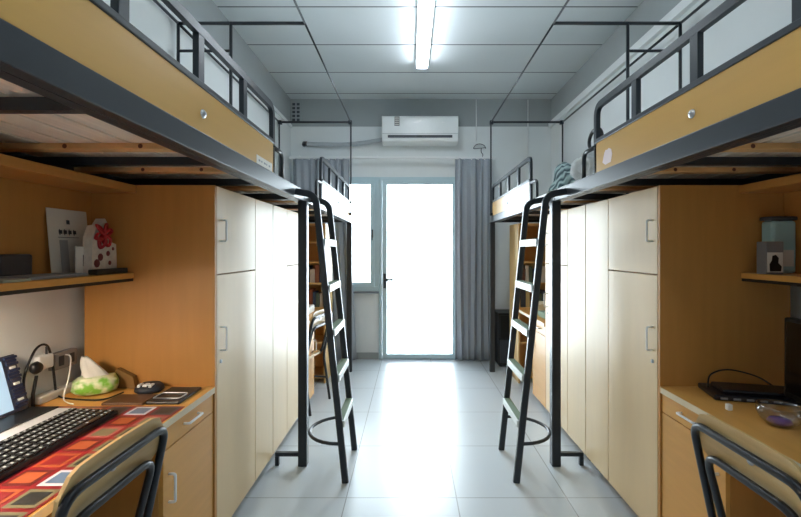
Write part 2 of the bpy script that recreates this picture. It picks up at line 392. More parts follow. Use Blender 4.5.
# ------------------------------------------------------------ wardrobes
def wardrobe(side, end):
    P = side_fn(side, end)
    t = thing('wardrobe', {('left', 'near'): 'cream door wardrobe left of the aisle, next to the keyboard desk', ('right', 'near'): 'cream door wardrobe right of the aisle, next to the desk with the bowl',
        ('left', 'far'): 'cream door wardrobe behind the left bed post', ('right', 'far'): 'cream door wardrobe behind the right bed post'}[(side, end)], 'wardrobe', P(.5, .4, 0), group='cream and orange wardrobes')
    u0, u1, v0, v1, z0, z1 = .208, .766, .016, .803, .06, 1.636
    c = UB(P)
    c.b(u0, u1, v0 - .014, v0 + .006, z0, z1); c.b(u0 - .017, u1, v1 - .018, v1, z0, z1); c.b(u0, u1, .30, .316, z0 + .02, z1 - .02)
    c.b(u0, u1, v0 + .018, v1 - .018, z0, z0 + .02); c.b(u0, u1, v0 + .018, v1 - .018, z1 - .02, z1); c.b(u1 - .006, u1, v0 + .018, v1 - .018, z0 + .02, z1 - .02)
    c.b(u0 + .01, u1 - .006, .316, v1 - .018, 1.232, 1.248)
    c.build('carcass', LAM, t)
    ft = UB(P)
    for u in (u0 + .05, u1 - .05):
        for v in (v0 + .05, v1 - .05): ft.b(u - .02, u + .02, v - .02, v + .02, 0, z0)
    ft.build('foot', BLK, t)
    def dhandle(v, za, zb, par):
        s = UB(P); s.t([(u0 - .017, v, za), (u0 - .045, v, za), (u0 - .045, v, zb), (u0 - .017, v, zb)], .0045, fil=.008); s.build('door_handle', WPL, par)
    for (va, vb, za, zb, hz) in ((.312, v1 - .020, z0 + .003, 1.236, (.895, 1.0)), (.312, v1 - .020, 1.2425, z1 - .002, (1.39, 1.485)), (v0 - .012, .306, z0 + .003, z1 - .002, None)):
        d = UB(P).b(u0 - .018, u0 - .0005, va, vb, za, zb, bev=.0015).build('wardrobe_door', DOORM, t)
        if hz:
            dhandle(vb - .035, hz[0], hz[1], d)
            if za < 1:
                M = Matrix.Translation(P(u0 - .018, vb - .035, .845)) @ (P(-1, 0, 0) - P(0, 0, 0)).to_track_quat('Z', 'Y').to_matrix().to_4x4()
                MB().lathe([(0, .006), (.008, .005), (.009, 0)], n=16, M=M).build('key_lock', SILV, d)
for sd in ('left', 'right'):
    for e in ('near', 'far'): wardrobe(sd, e)

# ------------------------------------------------------------ desks and hutches
def desk(side, end):
    P = side_fn(side, end); near = end == 'near'; v1 = 2.035 if near else 1.648
    t = thing('desk', {('left', 'near'): 'orange wooden desk under the red patterned mat', ('right', 'near'): 'orange wooden desk under the glass bowl',
        ('left', 'far'): 'far wooden desk behind the left ladder', ('right', 'far'): 'far wooden desk behind the right ladder'}[(side, end)], 'desk', P(.45, 1.4, 0), group='built-in wooden desks')
    top = UB(P)
    poly = fillet([(.79, .8055, 0), (.185, .8055, 0), (.185, v1, 0), (.79, v1, 0)], .012, 3)
    top.prism([(p.x, p.y) for p in poly], .724, .750, lambda a, b, y: P(a, b, y)); dt = top.build('desk_top', LAMD, t); UB(P).b(.1835, .1849, .82, v1 - .015, .7245, .7495).build('edge_band', EDGE, dt)
    c = UB(P)
    cf, cb, ca, cz = .215, .78, .806, 1.19
    c.b(cf, cb, ca, ca + .016, .05, .7235); c.b(cf, cb, cz - .016, cz, .05, .7235); c.b(cf, cb, ca + .016, cz - .016, .05, .068); c.b(cb - .006, cb, ca + .016, cz - .016, .068, .7235); c.b(cf + .002, cb - .006, ca + .016, cz - .016, .628, .640)
    c.build('cabinet', LAM, t)
    c = UB(P).b(cf + .03, cb, ca + .02, cz - .02, .0, .05); c.build('plinth', BLK, t)
    d = UB(P).b(cf - .018, cf - .0005, ca + .002, cz - .001, .640, .7225, bev=.0015).build('drawer', DOORM if 0 else LAMD, t)
    UB(P).t([(cf - .017, .945, .685), (cf - .04, .945, .685), (cf - .04, 1.05, .685), (cf - .017, 1.05, .685)], .0048, fil=.008).build('drawer_handle', WPL, d)
    d = UB(P).b(cf - .018, cf - .0005, ca + .002, cz - .001, .054, .636, bev=.0015).build('cabinet_door', LAMD, t)
    UB(P).t([(cf - .017, cz - .035, .445), (cf - .042, cz - .035, .445), (cf - .042, cz - .035, .545), (cf - .017, cz - .035, .545)], .0048, fil=.008).build('door_handle', WPL, d)
    if near: UB(P).b(.25, .78, v1 - .02, v1 - .001, 0, .7235).build('side_panel', LAM, t)
    UB(P).b(.70, .716, cz + .001, v1 - .022, .35, .7235).build('modesty_panel', LAM, t)
    h = thing('desk_hutch', {('left', 'near'): 'orange wall hutch with one shelf holding the white card', ('right', 'near'): 'orange wall hutch with one shelf holding the teal container',
        ('left', 'far'): 'far wall hutch behind the left bed post', ('right', 'far'): 'far wall hutch behind the right bed post'}[(side, end)], 'hutch', P(.7, 1.4, 1.22), group='wooden wall hutches')
    UB(P).b(.735, .749, .8055, v1, 1.226, 1.600).build('back_panel', LAM, h)
    UB(P).b(.535, .749, .8055, v1, 1.600, 1.634, bev=.002).build('top_board', LAM, h)
    UB(P).b(.545, .7348, .8058, v1 - .02, 1.226, 1.250, bev=.002).build('shelf_board', LAMD, h)
    UB(P).b(.549, .7348, .8058, v1 - .02, 1.213, 1.2258).build('shadow_strip', BLK, h)  # black strip standing in for the shadow line under the shelf
    UB(P).b(.545, .7348, v1 - .018, v1, 1.2, 1.5995).build('hutch_side', LAM, h)
    w_ = UB(P)
    for v in (.9, v1 - .1): w_.b(.7492, .8085, v - .02, v + .02, 1.3, 1.5)
    w_.build('wall_bracket', LAM, h)
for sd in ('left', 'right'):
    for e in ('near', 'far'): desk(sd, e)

# bookcases at the far end, open towards the camera
def bookcase(side):
    P = side_fn(side, 'far'); v0, v1 = 1.652, 2.035
    t = thing('bookcase', {'left': 'narrow open bookcase at the far end of the left row', 'right': 'narrow open bookcase at the far end of the right row'}[side], 'bookcase', P(.45, 1.85, 0), group='open bookcases')
    m = UB(P)
    m.b(.185, .203, v0, v1, .0, 1.62).b(.772, .79, v0, v1, .0, 1.62).b(.203, .772, v1 - .008, v1, .0, 1.62)
    m.build('bookcase_body', BCASE, t)
    for z in (.05, .40, .75, 1.0, 1.215, 1.42, 1.602): UB(P).b(.204, .771, v0 + .004, v1 - .009, z, z + .018).build('shelf_board', BCASE, t)
    cols = [(60, 66, 74), (200, 196, 188), (140, 84, 60), (196, 176, 120), (84, 104, 92), (220, 220, 216), (92, 60, 46), (58, 78, 110)]
    names = ['dark grey', 'off-white', 'rust', 'sand', 'grey green', 'white', 'brown', 'navy']
    k = 0
    for zi, z in (('desk level', .768), ('next', 1.018)):
        u = .22
        while u < .62:
            wd = random.uniform(.025, .05); ht = random.uniform(.13, .19); ci = (k * 3 + (side == 'left')) % 8; k += 1
            bk = UB(P); bk.b(u, u + wd, v0 + .03, v0 + .19, z + .0002, z + ht, bev=.002)
            o = bk.build('book', mat('book_cover_' + names[ci].replace(' ', '_'), cols[ci], .6))
            tag(o, f'{names[ci]} book standing in the {side} far bookcase, {zi} shelf up', 'book', f'books in the {side} far bookcase')
            u += wd + .004
bookcase('left'); bookcase('right')

# ------------------------------------------------------------ chairs
def chair(loc, rz, label):
    t = thing('school_chair', label, 'chair', loc, group='tube framed wooden chairs', rz=rz)
    L = t.matrix_world
    def tb(name, pts, fil, r=.0120, m=TUBE, par=t):
        return MB().tube([L @ p for p in fillet(pts, fil, 6)], r, 12).build(name, m, par)
    def bx(z): return -.185 - max(0, z - .43) * .20     # rake of the back
    hw = .203
    tb('back_frame', [(-.235, -hw, .0), (-.175, -hw, .40), (bx(.79), -hw, .79), (bx(.79), hw, .79), (-.175, hw, .40), (-.235, hw, .0)], .055)
    tb('inner_frame', [(.20, -.165, .415), (bx(.42) + .02, -.165, .415), (bx(.705), -.165, .705), (bx(.705), .165, .705), (bx(.42) + .02, .165, .415), (.20, .165, .415)], .06, .0115)
    for s in (-1, 1):
        tb('front_leg', [(.175, s * .185, .415), (.22, s * .185, .0)], 0)
        tb('stretcher', [(-.205, s * .19, .20), (.195, s * .185, .20)], 0, .009)
    tb('seat_support', [(.15, -.165, .404), (.15, .165, .404)], 0, .009)
    # backrest board: bowed plywood
    m = MB(); n = 14; prof = []
    vs = []; fs = []
    for i in range(n + 1):
        y = -.205 + .41 * i / n; e = abs(y) / .205
        bow = .028 * (1 - e * e)
        zt = .835 - (.05 * max(0, (e - .75) / .25) ** 2); zb = .690 + (.03 * max(0, (e - .8) / .2) ** 2)
        for z, off in ((zb, 0), (zt, 0), (zt, .010), (zb, .010)):
            vs.append(L @ Vector((bx(z) + .013 + off - bow * 0 + bow * .5 - .004, y, z)))
    for i in range(n):
        for j in range(4):
            fs.append((i * 4 + j, i * 4 + (j + 1) % 4, i * 4 + 4 + (j + 1) % 4, i * 4 + 4 + j))
    fs += [(0, 1, 2, 3), (n * 4 + 3, n * 4 + 2, n * 4 + 1, n * 4)]
    m.add(vs, fs, 0, False); br = m.build('backrest', CHAIRW, t)
    q = MB()
    for y in (-.0, ):
        M = L @ Matrix.Translation((bx(.765) + .024, y, .763)) @ Matrix.Rotation(math.radians(-90), 4, 'Y')
        q.lathe([(0, .006), (.006, .006), (.013, .002), (.014, 0)], n=16, M=M)
    q.build('screw_cap', SILV, br)
    poly = fillet([(-.17, -.19, 0), (.21, -.20, 0), (.21, .20, 0), (-.17, .19, 0)], .0, 1)
    pl = []
    for cx, cy, a0 in ((.16, .145, 0), (-.12, .135, 90), (-.12, -.135, 180), (.16, -.145, 270)):
        for k in range(6):
            a = math.radians(a0 + k * 18); pl.append((cx + .05 * math.cos(a), cy + .05 * math.sin(a)))
    MB().prism(pl, .428, .440, lambda a, b, y: L @ Vector((a, b, y + (.008 * max(0, -a * 3) if y > .43 else 0)))).build('seat', CHAIRW, t)
    return t
chair((-1.035, 1.17, 0), math.pi, 'wooden chair with dark tube frame at the left keyboard desk')
chair((1.178, 1.20, 0), 0, 'wooden chair with dark tube frame at the right desk')
chair((-1.00, 3.75, 0), math.radians(168), 'wooden chair with dark tube frame behind the left ladder')

# ------------------------------------------------------------ back wall things
t = thing('air_conditioner', 'white wall air conditioner above the glass door', 'air conditioner', (.115, YB, 2.64))
ax0, ax1 = -.335, .575
prof = [(0, 0), (-.13, .0), (-.185, .02), (-.20, .075), (-.205, .30), (-.19, .318), (0, .318)]
pr = fillet([(a, b, 0) for a, b in prof], .02, 4)
MB().prism([(p.x, p.y) for p in pr], ax0, ax1, lambda a, b, y: (y, YB + a - .001, 2.635 + b)).build('housing', mat('ac_white', (236, 240, 240), .3), t)
fl = MB().box(ax0 + .07, ax1 - .07, YB - .2065, YB - .196, 2.690, 2.722, bev=.004).build('air_flap', DGR, t)
MB().box(.085, .145, YB - .2085, YB - .2068, 2.700, 2.712).build('flap_badge', BLK, fl)
MB().box(ax0 + .005, ax1 - .005, YB - .2085, YB - .2055, 2.738, 2.741).build('panel_gap', GPL, t)
k = MB(); x0, z0 = ax0 + .15, 2.83; yy = YB - .2075
k.box(x0, x0 + .06, yy, yy + .002, z0, z0 + .11)
for i in range(4): k.box(x0 + .006, x0 + .054, yy - .0008, yy, z0 + .012 + i * .025, z0 + .022 + i * .025, 1)
k.build('energy_label', [PGREY, PAPER], t, label='small grey energy label')
k = MB(); k.prism([(0, .01), (.05, 0), (.10, .02), (.115, .045), (.05, .03)], 0, .002, lambda a, b, y: (.03 + a, YB - .2065 - y, 2.86 + b))
k.prism([(0, 0), (.03, 0), (.03, .012), (0, .012)], 0, .002, lambda a, b, y: (.38 + a, YB - .2065 - y, 2.865 + b))
k.build('badge', [mat('pale_badge', (250, 252, 252), .15)], t)
o = MB().tube(spline([(ax0 + .0, YB - .07, 2.70), (ax0 - .25, YB - .05, 2.665), (-.85, YB - .045, 2.645), (-1.27, YB - .045, 2.655)]), .026, 12)
t = thing('insulated_pipe', 'grey insulated pipe running left from the air conditioner', 'pipe', (-.8, YB, 2.65))
o.build('pipe_run', mat('pipe_wrap_grey', (176, 182, 186), .7, var=.06, scale=40), t)
MB().tube([(-1.265, YB - .045, 2.655), (-1.30, YB - .045, 2.656), (-1.31, YB - .002, 2.656)], .03, 12).build('pipe_end', DGR, t)
# vent
t = thing('wall_vent', 'perforated vent strip in the upper left back wall corner', 'vent', (-1.40, YB, 3.05))
MB().box(-1.47, -1.345, YB - .012, YB - .001, 2.93, 3.19, bev=.003).build('vent_plate', GREYW, t)
k = MB()
for i in range(2):
    for j in range(5): k.box(-1.455 + i * .055, -1.42 + i * .055, YB - .0145, YB - .0122, 2.945 + j * .048, 2.975 + j * .048)
k.build('vent_hole', DGR, t)
# thin cables on upper wall
for x, zt, zb in ((.82, 3.21, 2.70), (1.46, 3.21, 2.42)):
    o = MB().tube([(x, YB - .008, zt), (x, YB - .008, zb)], .006, 8)
    single(o, 'wall_cable', WPL, 'thin white cable on the wall above the wire hook' if x < 1 else 'thin white cable beside the right corner of the back wall', 'cable', 'white cables on the back wall')
# wire hanger hook
t = thing('wire_hanger', 'small dark wire hanger on the wall above the right curtain', 'hanger', (.86, YB, 2.55))
k = MB().tube([(.86 + .075 * math.cos(a), YB - .02, 2.60 + .06 * math.sin(a)) for a in [math.pi * i / 12 for i in range(13)]] , .004, 8)
k.tube([(.785, YB - .02, 2.60), (.935, YB - .02, 2.615)], .004, 8)
k.build('wire_loop', DGR, t)
MB().tube(spline([(.88, YB - .02, 2.61), (.88, YB - .02, 2.56), (.90, YB - .022, 2.52), (.865, YB - .022, 2.475), (.845, YB - .02, 2.50)]), .0045, 8).build('hook', DGR, t)
MB().box(.82, .90, YB - .018, YB - .001, 2.652, 2.675, bev=.004).build('wall_clip', WPL, t)
# curtain rail + curtains
t = thing('curtain_rail', 'slim pale curtain rail above the window and glass door', 'curtain rail', (-.2, YB, 2.46))
MB().box(-1.46, 1.04, YB - .135, YB - .105, 2.455, 2.480, bev=.004).build('rail', WPL, t)
k = MB()
for x in (-1.35, -.4, .2, .98): k.box(x - .01, x + .01, YB - .115, YB - .001, 2.4805, 2.495)
k.build('rail_bracket', WPL, t)
def curtain(x0, x1, flare, label, n=150, seed=0):
    t = thing('curtain', label, 'curtain', ((x0 + x1) / 2, YB - .12, 0), group='grey floor-length curtains')
    vs = []; fs = []; rows = 16; waves = (x1 - x0) / .082
    for j in range(rows + 1):
        f = j / rows; z = 2.452 - f * 2.43
        for i in range(n + 1):
            s = i / n; ph = 2 * math.pi * waves * (s + .012 * math.sin(5 * f + seed) * math.sin(9 * s)) + .5 * math.sin(f * 3 + s * 7 + seed)
            amp = .020 + .020 * f + .012 * math.sin(s * 13 + seed)
            x = x0 + (x1 - x0) * s + flare * f * f * s + .012 * math.sin(2 * ph) * f
            vs.append((x, YB - .125 + amp * math.sin(ph), z))
    for j in range(rows):
        for i in range(n): a = j * (n + 1) + i; fs.append((a, a + 1, a + n + 2, a + n + 1))
    m = MB().add(vs, fs, 0, True); o = m.build('curtain_cloth', CURT, t)
    md = o.modifiers.new('cloth_thickness', 'SOLIDIFY'); md.thickness = .003
    k = MB()
    for i in range(int((x1 - x0) / .08)):
        x = x0 + .04 + i * .08; k.box(x - .006, x + .006, YB - .13, YB - .122, 2.44, 2.456)
    k.build('curtain_hook', WPL, t)
curtain(.545, .99, .01, 'grey curtain hanging right of the glass door')
curtain(-1.42, -.735, .09, 'grey curtain gathered at the left window', seed=2)

# black cabinet in the right far corner
t = thing('storage_cabinet', 'low black cabinet in the corner behind the right curtain', 'cabinet', (1.2, 5.1, 0))
MB().box(1.02, 1.46, 4.96, 5.30, .02, .62, bev=.006).build('cabinet_body', BLK, t)
for z in (.05, .335): 
    d = MB().box(1.035, 1.445, 4.942, 4.9595, z, z + .265, bev=.004).build('drawer', DGR if z < .1 else BLK, t)
    MB().box(1.18, 1.30, 4.93, 4.9415, z + .2, z + .215, bev=.003).build('drawer_handle', GPL, d)
k = MB()
for x in (1.05, 1.42):
    for y in (5.0, 5.26): k.box(x - .015, x + .015, y - .015, y + .015, 0, .02)
k.build('foot', BLK, t)

# ------------------------------------------------------------ right bed bedding
def heap(name, label, cat, cx, cy, cz, rx, ry, rz_, m, seed, fr=7, amp=.35, group=None, flat=True):
    bm = bmesh.new(); bmesh.ops.create_icosphere(bm, subdivisions=5, radius=1)
    for v in bm.verts:
        n = noise.noise(v.co * 1.6 + Vector((seed, 0, 0))) + .22 * noise.noise(v.co * fr + Vector((0, 0, seed))) - .8 * abs(noise.noise(v.co * fr * .6 + Vector((0, seed, 0))))
        c = v.co * (1 + amp * n); z = max(c.z, -.0) if flat else c.z
        v.co = Vector((cx + c.x * rx, cy + c.y * ry, cz + z * rz_ + (.0)))
    me = bpy.data.meshes.new(name); bm.to_mesh(me); bm.free(); me.materials.append(m)
    for p in me.polygons: p.use_smooth = True
    o = bpy.data.objects.new(name, me); C.objects.link(o); return tag(o, label, cat, group)
heap('quilt', 'crumpled grey quilt on the right bed beside the end panel', 'quilt', 1.15, 2.46, 1.772, .17, .30, .24, QUILT, 3.1)
def stripes():
    m = bpy.data.materials.new('teal_striped_cloth'); m.use_nodes = True; nt = m.node_tree; b = nt.nodes['Principled BSDF']; b.inputs['Roughness'].default_value = .9
    tc = nt.nodes.new('ShaderNodeTexCoord'); wv = nt.nodes.new('ShaderNodeTexWave'); wv.inputs['Scale'].default_value = 9; wv.inputs['Distortion'].default_value = 1.2
    wv.bands_direction = 'DIAGONAL'
    nt.links.new(tc.outputs['Object'], wv.inputs['Vector']); rp = nt.nodes.new('ShaderNodeValToRGB'); rp.color_ramp.elements[0].color = srgb(60, 80, 88); rp.color_ramp.elements[1].color = srgb(168, 192, 192)
    nt.links.new(wv.outputs[0], rp.inputs[0]); nt.links.new(rp.outputs[0], b.inputs['Base Color']); return m
heap('rolled_blanket', 'teal striped rolled blanket at the middle of the right beds', 'blanket', 1.10, 3.03, 1.772, .10, .20, .19, stripes(), 8.4, fr=4, amp=.25)
t = thing('bag_handle', 'black curved handle sticking up behind the right bed panel', 'handle', (.98, 2.15, 1.8))
k = MB().tube([(.948, 2.20 + .075 * math.cos(a), 1.915 + .052 * math.sin(a)) for a in [math.radians(-50 + 280 * i / 20) for i in range(21)]], .009, 10)
k.build('handle_loop', BLK, t)
MB().box(.942, 1.06, 2.06, 2.175, 1.772, 1.876, bev=.02).build('bag_body', BLK, t)

# ------------------------------------------------------------ left desk things (top at z=.75)
T = .7502
# patterned mat
def mat_mesh():
    x0, x1, ya, yb = -1.42, -.862, .80, 1.645; nx, ny = 6, 9
    m = MB(); m.box(x0, x1, ya, yb, T, T + .002, 0)
    dx = (x1 - x0) / nx; dy = (yb - ya) / ny; z = T + .0021
    rnd = random.Random(11)
    for i in range(nx):
        for j in range(ny):
            cx = x0 + (i + .5) * dx; cy = yb - (j + .5) * dy
            k = rnd.choice([1, 2, 2, 3, 4, 5, 5])
            if i == nx - 1: k = [5, 3, 1, 1, 1, 6, 1, 1, 5][j]
            if i == nx - 2: k = [6, 2, 3, 2, 4, 2, 4, 3, 1][j]
            w, h = dx * .42, dy * .42
            m.box(cx - w, cx + w, cy - h, cy + h, z - .0005, z + .0003, k)
            m.box(cx - w * .72, cx + w * .72, cy - h * .68, cy + h * .68, z, z + .0006, {1: 7, 2: 4, 3: 1, 4: 0, 5: 7, 6: 8}[k])
    c = [mat('mat_red', (132, 30, 34), .3), mat('mat_olive', (118, 112, 84), .35), mat('mat_dark_red', (96, 30, 28), .35), mat('mat_pink', (164, 92, 84), .35),
         mat('mat_orange', (164, 82, 46), .35), mat('mat_slate', (72, 66, 74), .35), mat('mat_white', (196, 200, 206), .35), mat('mat_black', (44, 44, 42), .35), mat('mat_blue_grey', (90, 112, 140), .35)]
    return m, c
mm, cc = mat_mesh(); single(mm, 'desk_mat', cc, 'red desk mat printed with small pictures in squares', 'desk mat')
# keyboard
t = thing('keyboard', 'black full-size computer keyboard on the red mat', 'keyboard', (-1.15, 1.37, T))
Mk = Matrix.Translation((-1.142, 1.325, T + .0032)) @ Matrix.Rotation(math.radians(.3), 4, 'Z') @ Matrix.Rotation(math.radians(2.5), 4, 'Y')
MB().box(-.085, .085, -.235, .235, .004, .020, M=Mk, bev=.004).build('keyboard_body', BLK, t)
keys = []
for r in range(6):
    xx = -.072 + r * .0262 - (0 if r else .004); yv = .222; gap1 = gap2 = False; n = 0
    while yv > -.205:
        w_ = .0187
        if n == 0 and r in (2, 3, 4): w_ = .022 + .006 * (r - 1)
        if r == 5 and n == 3: w_ = .112
        if yv - w_ < -.062 and not gap1: gap1 = True; yv -= .006
        if yv - w_ < -.130 and not gap2: gap2 = True; yv -= .006
        keys.append((xx, yv, w_)); yv -= w_ + .0025; n += 1
for (xx, yv, w_) in keys:
    k = MB().box(xx, xx + .0205, yv - w_, yv, .0202, .0265, M=Mk, bev=.002)
    k.box(xx + .006, xx + .013, yv - w_ * .5 - .003, yv - w_ * .5 + .003, .0262, .0269, M=Mk, mi=1)
    k.build('key', [mat('key_black', (24, 25, 28), .25), mat('legend_grey', (170, 174, 178), .5)], t)
# laptop
t = thing('laptop', 'open silver laptop behind the keyboard at the left wall', 'laptop', (-1.33, 1.42, T))
MB().box(-1.405, -1.232, 1.20, 1.59, T + .003, T + .018, bev=.005).build('laptop_base', mat('laptop_silver', (196, 200, 206), .35, metal=.2), t)
MB().box(-1.40, -1.298, 1.205, 1.588, T + .0182, T + .022).build('laptop_keys', BLK, t)
Ms = Matrix.Translation((-1.405, 1.40, T + .02)) @ Matrix.Rotation(math.radians(-15), 4, 'Y')
sc = MB().box(-.008, 0, -.20, .185, 0, .205, M=Ms, bev=.003).build('laptop_screen', mat('screen_rim', (46, 54, 76), .3), t)
MB().box(.0002, .001, -.185, .128, .012, .190, M=Ms).build('display', mat('display_glow', (150, 178, 200), .2, emit=.35), sc)
k = MB(); rr = random.Random(3)
for i in range(16):
    z = .012 + i * .0118; w_ = .006 + .006 * rr.random()
    k.box(.0002, .0035 + .003 * (i % 2), .134 + .004 * (i % 3), .184 + .003 * (i % 2), z, z + .0105, M=Ms, bev=.003) if i % 5 != 2 else k.box(.0002, .006, .150, .172, z, z + .009, M=Ms, bev=.002, mi=1)
k.build('rim_ornament', [mat('ornament_navy', (40, 52, 82), .25), WPL], sc)
# black cables behind laptop
def cable(pts, r, m, label, n=8): return single(MB().tube(spline(pts, n), r, 8), 'cable', m, label, 'cable')
cable([(-1.44, 1.62, T + .006), (-1.455, 1.62, .86), (-1.46, 1.675, .96), (-1.46, 1.73, .965), (-1.45, 1.745, .88), (-1.44, 1.75, T + .006)], .0045, BLK, 'black cable looping up behind the laptop')
cable([(-1.445, 1.765, T + .03), (-1.415, 1.74, T + .005), (-1.27, 1.705, T + .005), (-1.215, 1.72, T + .005), (-1.20, 1.80, T + .004)], .0032, BLK, 'thin black cable crossing the desk in front of the tissues')
cable([(-1.435, 1.79, .915), (-1.42, 1.80, .90), (-1.40, 1.765, .83), (-1.385, 1.72, T + .004), (-1.30, 1.66, T + .004)], .0026, WPL, 'white charging cable hanging from the wall plug')
t = thing('headphones', 'black headphones hanging between laptop and wall', 'headphones', (-1.45, 1.66, T))
Mh = Matrix.Translation((-1.442, 1.66, .895)) @ Matrix.Rotation(math.radians(90), 4, 'Y')
k = MB().lathe([(0, .014), (.018, .012), (.025, 0), (.02, -.012), (0, -.014)], n=20, M=Mh); k.build('ear_cup', BLK, t)
MB().tube([(-1.442, 1.66, .865), (-1.442, 1.645, .80), (-1.43, 1.63, T + .004)], .006, 8).build('headphone_stem', BLK, t)
# plug + socket
t = thing('charger_plug', 'white square charger plugged in at the left wall', 'charger', (-1.46, 1.72, .9))
MB().box(-1.479, -1.435, 1.665, 1.735, .88, .935, bev=.006).build('charger_body', WPL, t)
MB().tube([(-1.45, 1.715, .935), (-1.45, 1.715, .965)], .004, 8).build('plug_antenna', DGR, t)
t = thing('power_socket', 'grey power socket box on the wall behind the tissues', 'socket', (-1.47, 1.82, .88))
MB().box(-1.479, -1.45, 1.755, 1.875, .855, .925, bev=.004).build('socket_box', mat('socket_grey', (150, 148, 148), .5), t)
MB().box(-1.4495, -1.447, 1.775, 1.80, .87, .91).box(-1.4495, -1.447, 1.83, 1.855, .87, .91).build('socket_face', DGR, t)
t = thing('power_strip', 'white power strip lying along the desk at the wall', 'power strip', (-1.44, 1.75, T))
MB().box(-1.475, -1.425, 1.66, 1.86, T + .0005, T + .03, bev=.006).build('strip_body', mat('strip_white', (200, 198, 192), .5), t)
# tissue pack
t = thing('tissue_pack', 'green and white soft tissue pack with tissue pulled up', 'tissue pack', (-1.335, 1.80, T))
bm = bmesh.new(); bmesh.ops.create_icosphere(bm, subdivisions=4, radius=1)
vs = []
for v in bm.verts:
    c = v.co; q = Vector((math.copysign(abs(c.x) ** .6, c.x), math.copysign(abs(c.y) ** .6, c.y), math.copysign(abs(c.z) ** .75, c.z)))
    n = noise.noise(c * 3) * .10
    vs.append(Matrix.Rotation(.5, 3, 'Z') @ Vector((q.x * .080 * (1 + n), q.y * .058 * (1 + n), (q.z + 1) * .038 * (1 + n * .5))) + Vector((-1.315, 1.80, T + .001)))
def green_pack():
    m = bpy.data.materials.new('green_white_film'); m.use_nodes = True; nt = m.node_tree; b = nt.nodes['Principled BSDF']; b.inputs['Roughness'].default_value = .3
    tc = nt.nodes.new('ShaderNodeTexCoord'); nz = nt.nodes.new('ShaderNodeTexNoise'); nz.inputs['Scale'].default_value = 26; nt.links.new(tc.outputs['Object'], nz.inputs['Vector'])
    rp = nt.nodes.new('ShaderNodeValToRGB'); e = rp.color_ramp.elements; e[0].position = .40; e[0].color = srgb(128, 190, 66); e[1].position = .60; e[1].color = srgb(222, 228, 190)
    nt.links.new(nz.outputs[0], rp.inputs[0]); nt.links.new(rp.outputs[0], b.inputs['Base Color']); return m
k = MB().add(vs, [[v.index for v in f.verts] for f in bm.faces], 0, True); bm.free(); k.build('pack_body', green_pack(), t)
vs = []; fs = []
for i in range(9):
    f = i / 8
    for j in range(14):
        a = 2 * math.pi * j / 14; r = (.040 * (1 - f) ** .8 + .010) * (1 + .35 * math.sin(3 * a + 2 * f))
        vs.append((-1.325 + r * math.cos(a) - .025 * f, 1.795 + r * math.sin(a) * .5 - .01 * f, T + .070 + .085 * f + .006 * math.sin(2 * a)))
for i in range(8):
    for j in range(14): fs.append((i * 14 + j, i * 14 + (j + 1) % 14, i * 14 + 14 + (j + 1) % 14, i * 14 + 14 + j))
fs.append(tuple(8 * 14 + j for j in range(14)))
MB().add(vs, fs, 0, True).build('tissue', PAPER, t)
o = MB(); o.prism([(0, 0), (.11, 0), (.10, .05), (.03, .085)], 0, .07, lambda a, b, y: (-1.30 + a, 1.862 + y * .35, T + .001 + b))
single(o, 'crumpled_bag', mat('olive_brown_bag', (128, 96, 48), .7, bump=.4), 'dark olive crumpled packet behind the tissue pack', 'packet')
# notebooks & devices near the wardrobe
o = MB().box(-1.19, -1.03, 1.655, 1.762, T, T + .010, M=Matrix.Translation((0, 0, 0)), bev=.003)
single(o, 'notebook', mat('brown_cover', (88, 58, 34), .5), 'flat brown notebook on the desk beyond the mat', 'notebook')
o = MB().box(-1.025, -.895, 1.665, 1.85, T, T + .012, bev=.004)
t = thing('tablet_case', 'black zip case lying flat by the left wardrobe', 'case', (-.94, 1.79, T))
o.build('case_body', BLK, t)
MB().tube([Vector(p) for p in fillet([(-1.015, 1.70, T + .0145), (-.91, 1.70, T + .0145), (-.91, 1.765, T + .0145), (-1.015, 1.765, T + .0145), (-1.015, 1.702, T + .0145)], .012)], .0025, 8).build('metal_rim', SILV, t)
t = thing('camera_lens_case', 'dark rounded pouch with white marks beside the brown notebook', 'pouch', (-1.08, 1.83, T))
MB().lathe([(.046, 0), (.056, .008), (.054, .02), (.042, .032), (0, .038)], c=(-1.105, 1.825, T + .0005), n=24).build('pouch_body', mat('pouch_navy', (32, 38, 48), .5), t)
k = MB()
for i, (dx, w_) in enumerate(((-.028, .012), (-.006, .018), (.018, .012))): k.box(-1.105 + dx, -1.105 + dx + w_, 1.783, 1.812, T + .028, T + .0395, bev=.002)
k.build('white_mark', WPL, t)

# ------------------------------------------------------------ left shelf things (z=1.25)
Z = 1.2502
t = thing('greeting_card', 'large off-white printed card leaning on the left shelf back', 'card', (-1.39, 1.72, Z))
Mc = Matrix.Translation((-1.378, 1.755, Z)) @ Matrix.Rotation(math.radians(-5), 4, 'Y')
MB().box(-.002, 0, -.10, .105, .001, .265, M=Mc).build('card_sheet', PAPER, t)
k = MB()
k.box(.0002, .001, -.008, .008, .205, .222, M=Mc)
for i in range(4): k.box(.0002, .001, -.05 + i * .024, -.034 + i * .024, .165, .180, M=Mc); k.box(.0002, .0012, -.047 + i * .024, -.044 + i * .024, .160, .184, M=Mc)
k.box(.0002, .001, -.055, .05, .150, .152, M=Mc); k.box(.0002, .001, -.05, -.01, .0, .14, M=Mc, mi=1)
k.build('card_print', [DGR, mat('pale_grey_print', (170, 170, 170), .6)], t)
t = thing('photo_card', 'small white photo card standing in front of the printed card', 'photo', (-1.33, 1.75, Z))
MB().box(-1.325, -1.320, 1.70, 1.80, Z, Z + .115, bev=.001).build('photo_sheet', mat('photo_white', (235, 235, 230), .4), t)
MB().box(-1.3198, -1.319, 1.735, 1.772, Z + .035, Z + .08, bev=.0003).build('photo_print', DGR, t)
